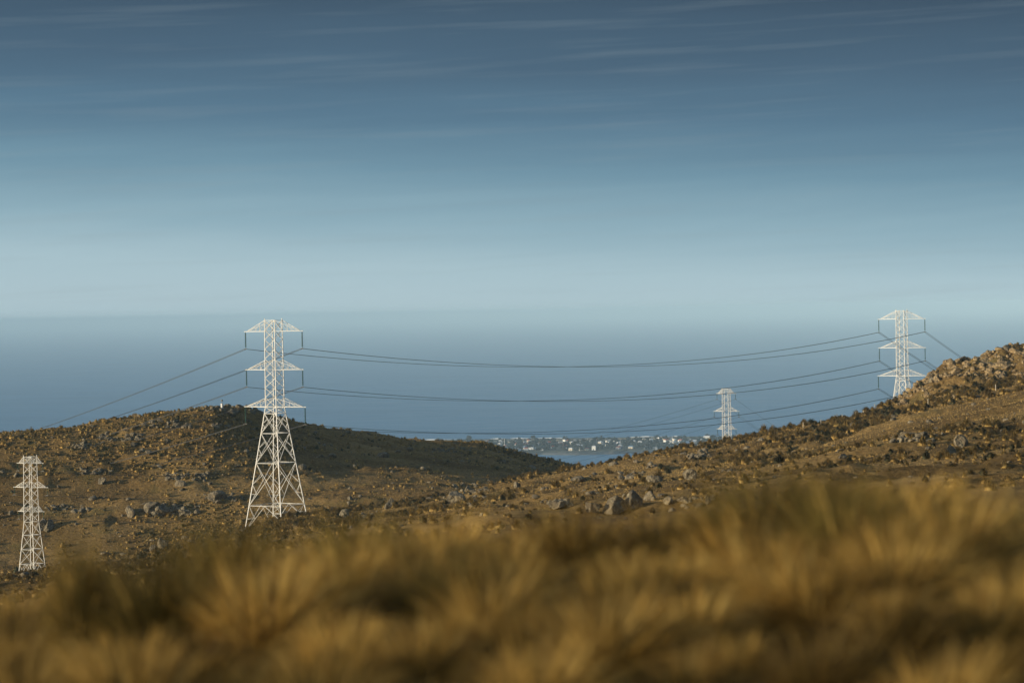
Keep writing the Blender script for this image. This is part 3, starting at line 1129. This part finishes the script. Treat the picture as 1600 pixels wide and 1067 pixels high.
CRAG = [(1412, 632, 34, 22, 8, 'lowest left end of the sunlit crag beside the right pylon'),
        (1440, 612, 36, 26, 9, 'sunlit crag block second from the right pylon'),
        (1466, 596, 36, 26, 10, 'crag block with dark cleft, third from the right pylon'),
        (1497, 588, 40, 34, 11, 'tall pale face in the middle of the crag'),
        (1530, 580, 38, 30, 11, 'craggy buttress right of the pale middle face'),
        (1563, 572, 38, 34, 11, 'high crag buttress under the skyline at the right'),
        (1594, 570, 40, 40, 11, 'rightmost crag block on the edge of the picture'),
        (1545, 592, 50, 12, 9, 'broken blocks at the foot of the crag'),
        (1585, 590, 46, 12, 8, 'rubble blocks at the right foot of the crag'),
        (1470, 622, 60, 8, 7, 'pale slabs in the turf under the crag')]
for px, py, w, h_, n, lb in CRAG:
    boulder(px, py, w, h_, lb, n, 'blocks of the sunlit crag', name='crag_block', cat='crag', dmin=300)

# loose stones too many to count
ICO_V, ICO_F = ICO1
vs, fs, n0, k = [], [], 0, 0
while k < 1500:
    a = nr.uniform(-0.25, 0.25)
    far = nr.rand() < 0.62
    d = nr.uniform(500, 700) if far else math.sqrt(nr.uniform(100 ** 2, 470 ** 2))
    x, y = d * math.sin(a), d * math.cos(a)
    led = float(fbm(np.array(x / 24 + 3.3), np.array(y / 9 + 5), 4))
    if led < (0.015 if not far else 0.0) and nr.rand() > 0.06:
        continue
    s = nr.gamma(2.2, 0.16) + 0.12
    if far:
        s *= 1.15
    s = min(s, 1.3) * (min(1.0, max(0.3, d / 400)) if not far else 1.0)
    v = rock_verts(nr, (s * nr.uniform(.8, 1.4), s * nr.uniform(.7, 1.2), s * nr.uniform(.5, 1.0)), 6)
    v = v @ np.array(Euler((nr.uniform(-.4, .4), nr.uniform(-.4, .4), nr.uniform(0, 6.28))).to_matrix()).T
    vs.append(v + np.array([x, y, float(hgt(x, y)) + s * 0.15]))
    fs.append(ICO_F + n0)
    n0 += len(v)
    k += 1
o = link('scattered_stones', tri_mesh('scattered_stones', np.concatenate(vs), np.concatenate(fs), M_ROCK))
tag(o, 'countless grey and tan stones scattered over both hillsides', 'stones', kind='stuff')

# ------------------------------------------------------------------ hill tussocks (one mass)
def clump(rs, n, w, h, cols, bw):
    """blades arching out of one root; vectorised; returns V (n*5,3), T, C in local coordinates"""
    an = rs.rand(n) * 2 * math.pi
    lean = rs.rand(n) ** 0.7
    reach = w * 0.5 * lean * (0.7 + 0.5 * rs.rand(n))
    top = h * (1.05 - 0.62 * lean ** 1.6) * (0.75 + 0.4 * rs.rand(n))
    rr = w * 0.14 * rs.rand(n)
    c, s = np.cos(an), np.sin(an)
    root = np.stack([c * rr, s * rr, np.full(n, -0.08 * h)], -1)
    mid = np.stack([c * (rr + reach * 0.55), s * (rr + reach * 0.55), top * 0.95], -1)
    tip = np.stack([c * (rr + reach * 1.15), s * (rr + reach * 1.15), top * (0.95 - 0.5 * lean)], -1)
    side = np.stack([-s, c, np.zeros(n)], -1) * (bw * (0.6 + 0.8 * rs.rand(n)))[:, None]
    V = np.stack([root - side * .6, root + side * .6, mid - side * .5, mid + side * .5, tip], 1).reshape(-1, 3)
    b = (np.arange(n) * 5)[:, None]
    T = np.concatenate([b + np.array([[0, 1, 3]]), b + np.array([[0, 3, 2]]), b + np.array([[2, 3, 4]])], 0)
    cc = np.array(cols)[rs.randint(len(cols), size=n)] * (0.75 + 0.5 * rs.rand(n))[:, None]
    C = np.repeat(cc, 5, axis=0)
    return V, T, C


GOLD = [(0.38, 0.25, 0.078), (0.33, 0.21, 0.06), (0.43, 0.295, 0.10), (0.28, 0.17, 0.05), (0.24, 0.175, 0.052)]
DULL = [(0.26, 0.17, 0.06), (0.22, 0.145, 0.052), (0.30, 0.20, 0.072), (0.19, 0.14, 0.048)]
DARK = [(0.06, 0.055, 0.025), (0.09, 0.07, 0.03), (0.045, 0.05, 0.022)]
def mound(rs, n, cols):
    """a solid shaggy mound: the dense heart of a tussock seen from far off"""
    v = ICO1[0].copy()
    keep = v[:, 2] > -0.35
    f = ICO1[1]
    f = f[keep[f].all(1)]
    v = v * (0.45 + 0.75 * rs.rand(len(v)))[:, None] * np.array([0.36, 0.36, 0.75])
    cc = np.array(cols)[rs.randint(len(cols), size=len(v))] * (0.7 + 0.6 * rs.rand(len(v)))[:, None]
    return v, f, cc


def clump2(rs, n, cols, bw):
    V1, T1, C1 = clump(rs, n, 1.1, 1.0, cols, bw)
    V2, T2, C2 = mound(rs, n, cols)
    return np.concatenate([V1, V2]), np.concatenate([T1, T2 + len(V1)]), np.concatenate([C1, C2])


near_cl = [clump2(nr, 110, GOLD, 0.032) for _ in range(9)] + [clump2(nr, 110, DULL, 0.032) for _ in range(3)] + [clump2(nr, 110, DARK, 0.032) for _ in range(2)]  # mostly gold: the stronger sun on this slope is partly put into the colour
far_cl = [clump2(nr, 26, GOLD, 0.07) for _ in range(3)] + [clump2(nr, 26, DULL, 0.07) for _ in range(7)] + [clump2(nr, 26, DARK, 0.07) for _ in range(2)]


def tuft_mass(name, n_try, dlo, dhi, lib, size, dens, label, seed, amax=0.25):
    rs = np.random.RandomState(seed)
    a = rs.uniform(-amax, amax, n_try)
    d = np.sqrt(rs.uniform(dlo ** 2, dhi ** 2, n_try))
    x, y = d * np.sin(a), d * np.cos(a)
    keep = rs.rand(n_try) < dens(x, y, d, a)
    x, y, d = x[keep], y[keep], d[keep]
    z = hgt(x, y)
    vs, ts, cs, n0 = [], [], [], 0
    for i in range(len(x)):
        V, T, C = lib[rs.randint(len(lib))]
        w = (size[0] + (size[1] - size[0]) * rs.rand() ** 1.6) * (1.0 if rs.rand() < 0.92 else 1.5) * min(1.0, max(0.45, d[i] / 340))
        h = w * rs.uniform(0.42, 0.72)
        r = rs.rand() * 6.283
        cr, sr = math.cos(r), math.sin(r)
        P = np.empty_like(V)
        P[:, 0] = (V[:, 0] * cr - V[:, 1] * sr) * w + x[i]
        P[:, 1] = (V[:, 0] * sr + V[:, 1] * cr) * w + y[i]
        P[:, 2] = V[:, 2] * h + z[i]
        vs.append(P)
        ts.append(T + n0)
        cs.append(C * rs.uniform(0.75, 1.2))
        n0 += len(V)
    pass
    o = link(name, tri_mesh(name, np.concatenate(vs), np.concatenate(ts), M_HILLTUFT, np.concatenate(cs)))
    tag(o, label, 'tussock grass', kind='stuff')


def bare(x, y):
    """the pale bare patch on the right slope, in world metres round its centre"""
    c, _ = BARE
    return np.clip(1.3 - (((x - c.x) / 17.0) ** 2 + ((y - c.y) / 45.0) ** 2), 0, 1)


BARE = hit(1475, 655)


def dens_mid(x, y, d, a):
    n = fbm(x / 26 + 5, y / 26 + 2, 4)
    k = np.clip((n + 0.035) * 11, np.where(d < 380, 0.17, 0.08), 1)
    px = 800 + np.tan(a) * F
    turf = np.clip((1180 - px) / 120, 0, 1) * np.clip((px - 780) / 60, 0, 1) * np.clip((440 - d) / 20, 0, 1)
    k = k * (1 - 0.80 * turf)
    k = np.where(d > 440, np.maximum(k, 0.85), k)
    return k * (1 - np.clip(bare(x, y) * 3, 0, 1)) * np.where((px > 1400) & (d > 425), 0.15, 1)


def dens_far(x, y, d, a):
    n = fbm(x / 34 + 15, y / 30 + 2, 4)
    return np.clip((n + 0.05) * 9, 0.12, 1)


tuft_mass('hill_tussocks', 30000, 90, 476, near_cl, (0.5, 1.7), dens_mid, 'golden brown tussocks covering the near sunlit ridge', 3)
tuft_mass('far_hill_tussocks', 70000, 476, 740, far_cl, (0.4, 1.35), dens_far, 'small brown tussocks speckling the left hill', 4)


# short dry turf that gives the near slope its grain
def turf_mass():
    rs = np.random.RandomState(9)
    n = 420000
    a = rs.uniform(-0.25, 0.25, n)
    d = np.sqrt(rs.uniform(95 ** 2, 700 ** 2, n))
    x, y = d * np.sin(a), d * np.cos(a)
    z = hgt(x, y)
    an = rs.rand(n) * 6.283
    w, h = rs.uniform(0.03, 0.09, n) * np.clip(d / 300, .4, 1.2), rs.uniform(0.06, 0.20, n) * np.clip(d / 250, .5, 1.2)
    A = np.stack([x - np.cos(an) * w, y - np.sin(an) * w, z - 0.05], -1)
    B = np.stack([x + np.cos(an) * w, y + np.sin(an) * w, z - 0.05], -1)
    T = np.stack([x + rs.normal(size=n) * 0.08, y + rs.normal(size=n) * 0.08, z + h], -1)
    V = np.stack([A, B, T], 1).reshape(-1, 3)
    C = np.repeat(np.array([(0.36, 0.24, 0.082), (0.30, 0.20, 0.07), (0.40, 0.275, 0.10)])[rs.randint(3, size=n)], 3, axis=0)
    o = link('dry_turf', tri_mesh('dry_turf', V, np.arange(n * 3).reshape(n, 3), M_HILLTUFT, C))
    tag(o, 'short dry turf between the tussocks of the near slope', 'turf', kind='stuff')


turf_mass()


# ------------------------------------------------------------------ foreground tussocks
def big_tussock(seed, n=1500, w=1.05, h=0.72, green=0.12, lean=(0.18, 0.05)):
    rs = np.random.RandomState(seed)
    an = rs.rand(n) * 2 * math.pi
    tilt = rs.rand(n) ** 0.8
    L = h * (0.75 + 0.55 * rs.rand(n)) * (1.1 - 0.15 * tilt)
    rr = w * 0.10 * np.sqrt(rs.rand(n))
    c, s = np.cos(an), np.sin(an)
    K = 6
    pts = []
    th0 = tilt * 0.95
    x, z = rr.copy(), np.full(n, -0.04)
    bx = np.zeros(n)
    for k in range(K):
        pts.append(np.stack([c * x + bx * lean[0], s * x + bx * lean[1], z], -1))
        f = (k + 1) / K
        th = th0 + (0.45 + 1.35 * tilt) * f ** 1.5
        x = x + np.sin(th) * L / K
        z = z + np.cos(th) * L / K
        bx = bx + L / K * f * 0.9
    P = np.stack(pts, 1)                                   # n,K,3
    wd = rs.uniform(0.0022, 0.0046, n)[:, None] * np.array([1, 1, .95, .8, .55, .12])[None]
    side = np.stack([-s, c, np.zeros(n)], -1)
    ro = rs.normal(size=(n, 3)) * 0.5
    side = side + ro
    side /= np.linalg.norm(side, axis=1)[:, None]
    A = P - side[:, None] * wd[..., None]
    B = P + side[:, None] * wd[..., None]
    V = np.stack([A, B], 2).reshape(-1, 3)                 # n*K*2
    base = (np.arange(n) * K * 2)[:, None, None]
    k = np.arange(K - 1)[None, :, None] * 2
    Fc = (base + k + np.array([0, 1, 3, 2])[None, None]).reshape(-1, 4)
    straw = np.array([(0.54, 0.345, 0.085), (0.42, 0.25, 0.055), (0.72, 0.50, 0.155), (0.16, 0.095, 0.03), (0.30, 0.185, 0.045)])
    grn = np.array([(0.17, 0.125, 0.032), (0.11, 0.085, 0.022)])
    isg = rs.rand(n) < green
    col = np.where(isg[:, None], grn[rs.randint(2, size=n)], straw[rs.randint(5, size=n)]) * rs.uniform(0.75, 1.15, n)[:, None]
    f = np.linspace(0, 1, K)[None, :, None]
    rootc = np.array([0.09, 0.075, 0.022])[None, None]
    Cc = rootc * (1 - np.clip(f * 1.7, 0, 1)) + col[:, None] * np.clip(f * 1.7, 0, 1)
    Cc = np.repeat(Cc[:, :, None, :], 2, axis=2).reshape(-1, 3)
    return tri_mesh('tussock_grass', V, Fc, M_BLADE, Cc)


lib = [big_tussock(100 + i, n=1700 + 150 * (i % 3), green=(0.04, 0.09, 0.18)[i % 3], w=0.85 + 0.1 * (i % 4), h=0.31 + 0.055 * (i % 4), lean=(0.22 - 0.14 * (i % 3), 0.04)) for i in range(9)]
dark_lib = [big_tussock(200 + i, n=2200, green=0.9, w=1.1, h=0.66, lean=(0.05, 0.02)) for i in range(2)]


def where(px):
    for lim, s in ((150, 'below the left edge pylon'), (330, 'left of the tallest pylon'), (520, 'below the tallest pylon'), (760, 'below the saddle of the dark hill'), (960, 'below the seaside town'),
                   (1120, 'below the near rock band'), (1280, 'below the far narrow pylon'), (1440, 'below the right pylon'), (9999, 'below the crag at the right')):
        if px < lim:
            return s


rs = np.random.RandomState(5)
spots = []
tries = 0
while tries < 30000 and len(spots) < 299:
    tries += 1
    d = math.sqrt(rs.uniform(4.8 ** 2, 16.0 ** 2))
    a = rs.uniform(-0.255, 0.255)
    x, y = d * math.sin(a), d * math.cos(a)
    md = 0.27 + 0.018 * d
    if 50 < proj((x, y, H - 2.0))[0] < 195 and 9.4 < d < 17:
        continue
    if any((x - u) ** 2 + (y - v) ** 2 < md * md for u, v, _ in spots):
        continue
    spots.append((x, y, d))
for x, y, d in spots:
    px, py = proj((x, y, float(hgt(x, y))))
    dk = rs.rand() < 0.07
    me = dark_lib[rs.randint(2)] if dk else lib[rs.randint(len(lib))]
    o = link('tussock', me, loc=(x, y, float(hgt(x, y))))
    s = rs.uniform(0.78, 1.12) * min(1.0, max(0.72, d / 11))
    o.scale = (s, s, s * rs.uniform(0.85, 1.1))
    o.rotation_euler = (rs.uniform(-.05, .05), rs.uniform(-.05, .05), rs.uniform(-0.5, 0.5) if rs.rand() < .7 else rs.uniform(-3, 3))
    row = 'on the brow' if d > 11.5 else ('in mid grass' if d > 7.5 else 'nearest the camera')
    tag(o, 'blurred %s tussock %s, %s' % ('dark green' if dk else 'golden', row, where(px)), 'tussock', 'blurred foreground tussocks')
# the dark tussock by the left pylon
p = at(122, 925, 11.5)
zt = float(hgt(p.x, p.y))
dome = big_tussock(300, n=4200, green=0.72, w=0.9, h=0.34, lean=(0.04, 0.02))
_mz = max(v.co.z for v in dome.vertices)
o = link('tussock', dome, loc=(p.x, p.y, zt))
_k = (at(122, 822, 11.5).z - zt) / _mz * 1.06
o.scale = (0.62, 0.62, _k)
tag(o, 'dark green rounded tussock rising against the hill right of the left edge pylon', 'tussock', 'blurred foreground tussocks')

# ------------------------------------------------------------------ fence posts, marker, stone hut
for i, (px, py, h_) in enumerate([(1255, 667, 5), (1283, 663, 6), (1316, 655, 6), (1337, 649, 4), (1349, 649, 6), (1367, 639, 6), (1450, 632, 7), (1556, 609, 6)]):
    p, d = hit(px, py + 1.5)
    hh = h_ * d / F + 0.3
    b = Bars()
    b.bar((0, 0, -0.3), (0.02 * (-1) ** i, 0, hh), 0.12, sides=6)
    b.bar((0.02 * (-1) ** i, 0, hh), (0.02 * (-1) ** i, 0, hh + 0.04), 0.08, sides=6)
    o = b.build('fence_post', M_WOOD)
    o.location = p
    order = ['first', 'second', 'third', 'fourth', 'fifth', 'sixth'][i] if i < 6 else ''
    lb = ('pale fence post on the near ridge, %s going up from the far narrow pylon' % order) if i < 6 else ('lone pale post on the slope under the right pylon' if i == 6 else 'lone pale post below the crag at the right')
    tag(o, lb, 'fence post', 'fence posts on the right slope')
p, d = hit(347, 638)
t = empty('trig_marker', Vector((p.x, p.y, float(hgt(p.x, p.y)))))
tag(t, 'small white survey marker on the summit of the left hill', 'marker')
b = Bars()
b.lathe((0, 0, 0), [(0.0, 1.2), (0.30, 1.2), (0.30, -0.4)][::-1], 12)
b.build('pedestal', M_WHITE, t)
b = Bars()
b.bar((0, 0, 1.2), (0, 0, 2.1), 0.12, sides=6)
b.lathe((0, 0, 0), [(0.0, 1.7), (0.25, 1.75), (0.25, 2.1), (0.0, 2.15)], 10)
b.build('beacon', M_GREYSTEEL, t)
for px, w, lb in ((339, 13, 'low pale stone wall ruin under the left hill summit, left piece'), (356, 9, 'low pale stone wall ruin under the left hill summit, right piece')):
    boulder(px, 668, w, 6, lb, 4, 'low stone ruins under the summit', name='stone_wall', cat='stone wall')

# ------------------------------------------------------------------ haze
bpy.ops.mesh.primitive_cube_add(size=2)
hz = bpy.context.object
hz.name = 'haze'
ztop, zbot = H + 24.0, -8.0
hz.scale = (115000, 115000, (ztop - zbot) / 2)
hz.location = (0, 0, (ztop + zbot) / 2)
m = bpy.data.materials.new('sea haze')
m.use_nodes = True
m.node_tree.nodes.clear()
out = m.node_tree.nodes.new('ShaderNodeOutputMaterial')
pv = m.node_tree.nodes.new('ShaderNodeVolumePrincipled')
pv.inputs['Density'].default_value = 0.000056
pv.inputs['Color'].default_value = (0.58, 0.825, 1.0, 1)
pv.inputs['Anisotropy'].default_value = -0.28
m.node_tree.links.new(pv.outputs[0], out.inputs['Volume'])
hz.data.materials.append(m)
tag(hz, 'pale blue sea haze between the hills and the horizon', 'haze', kind='stuff')
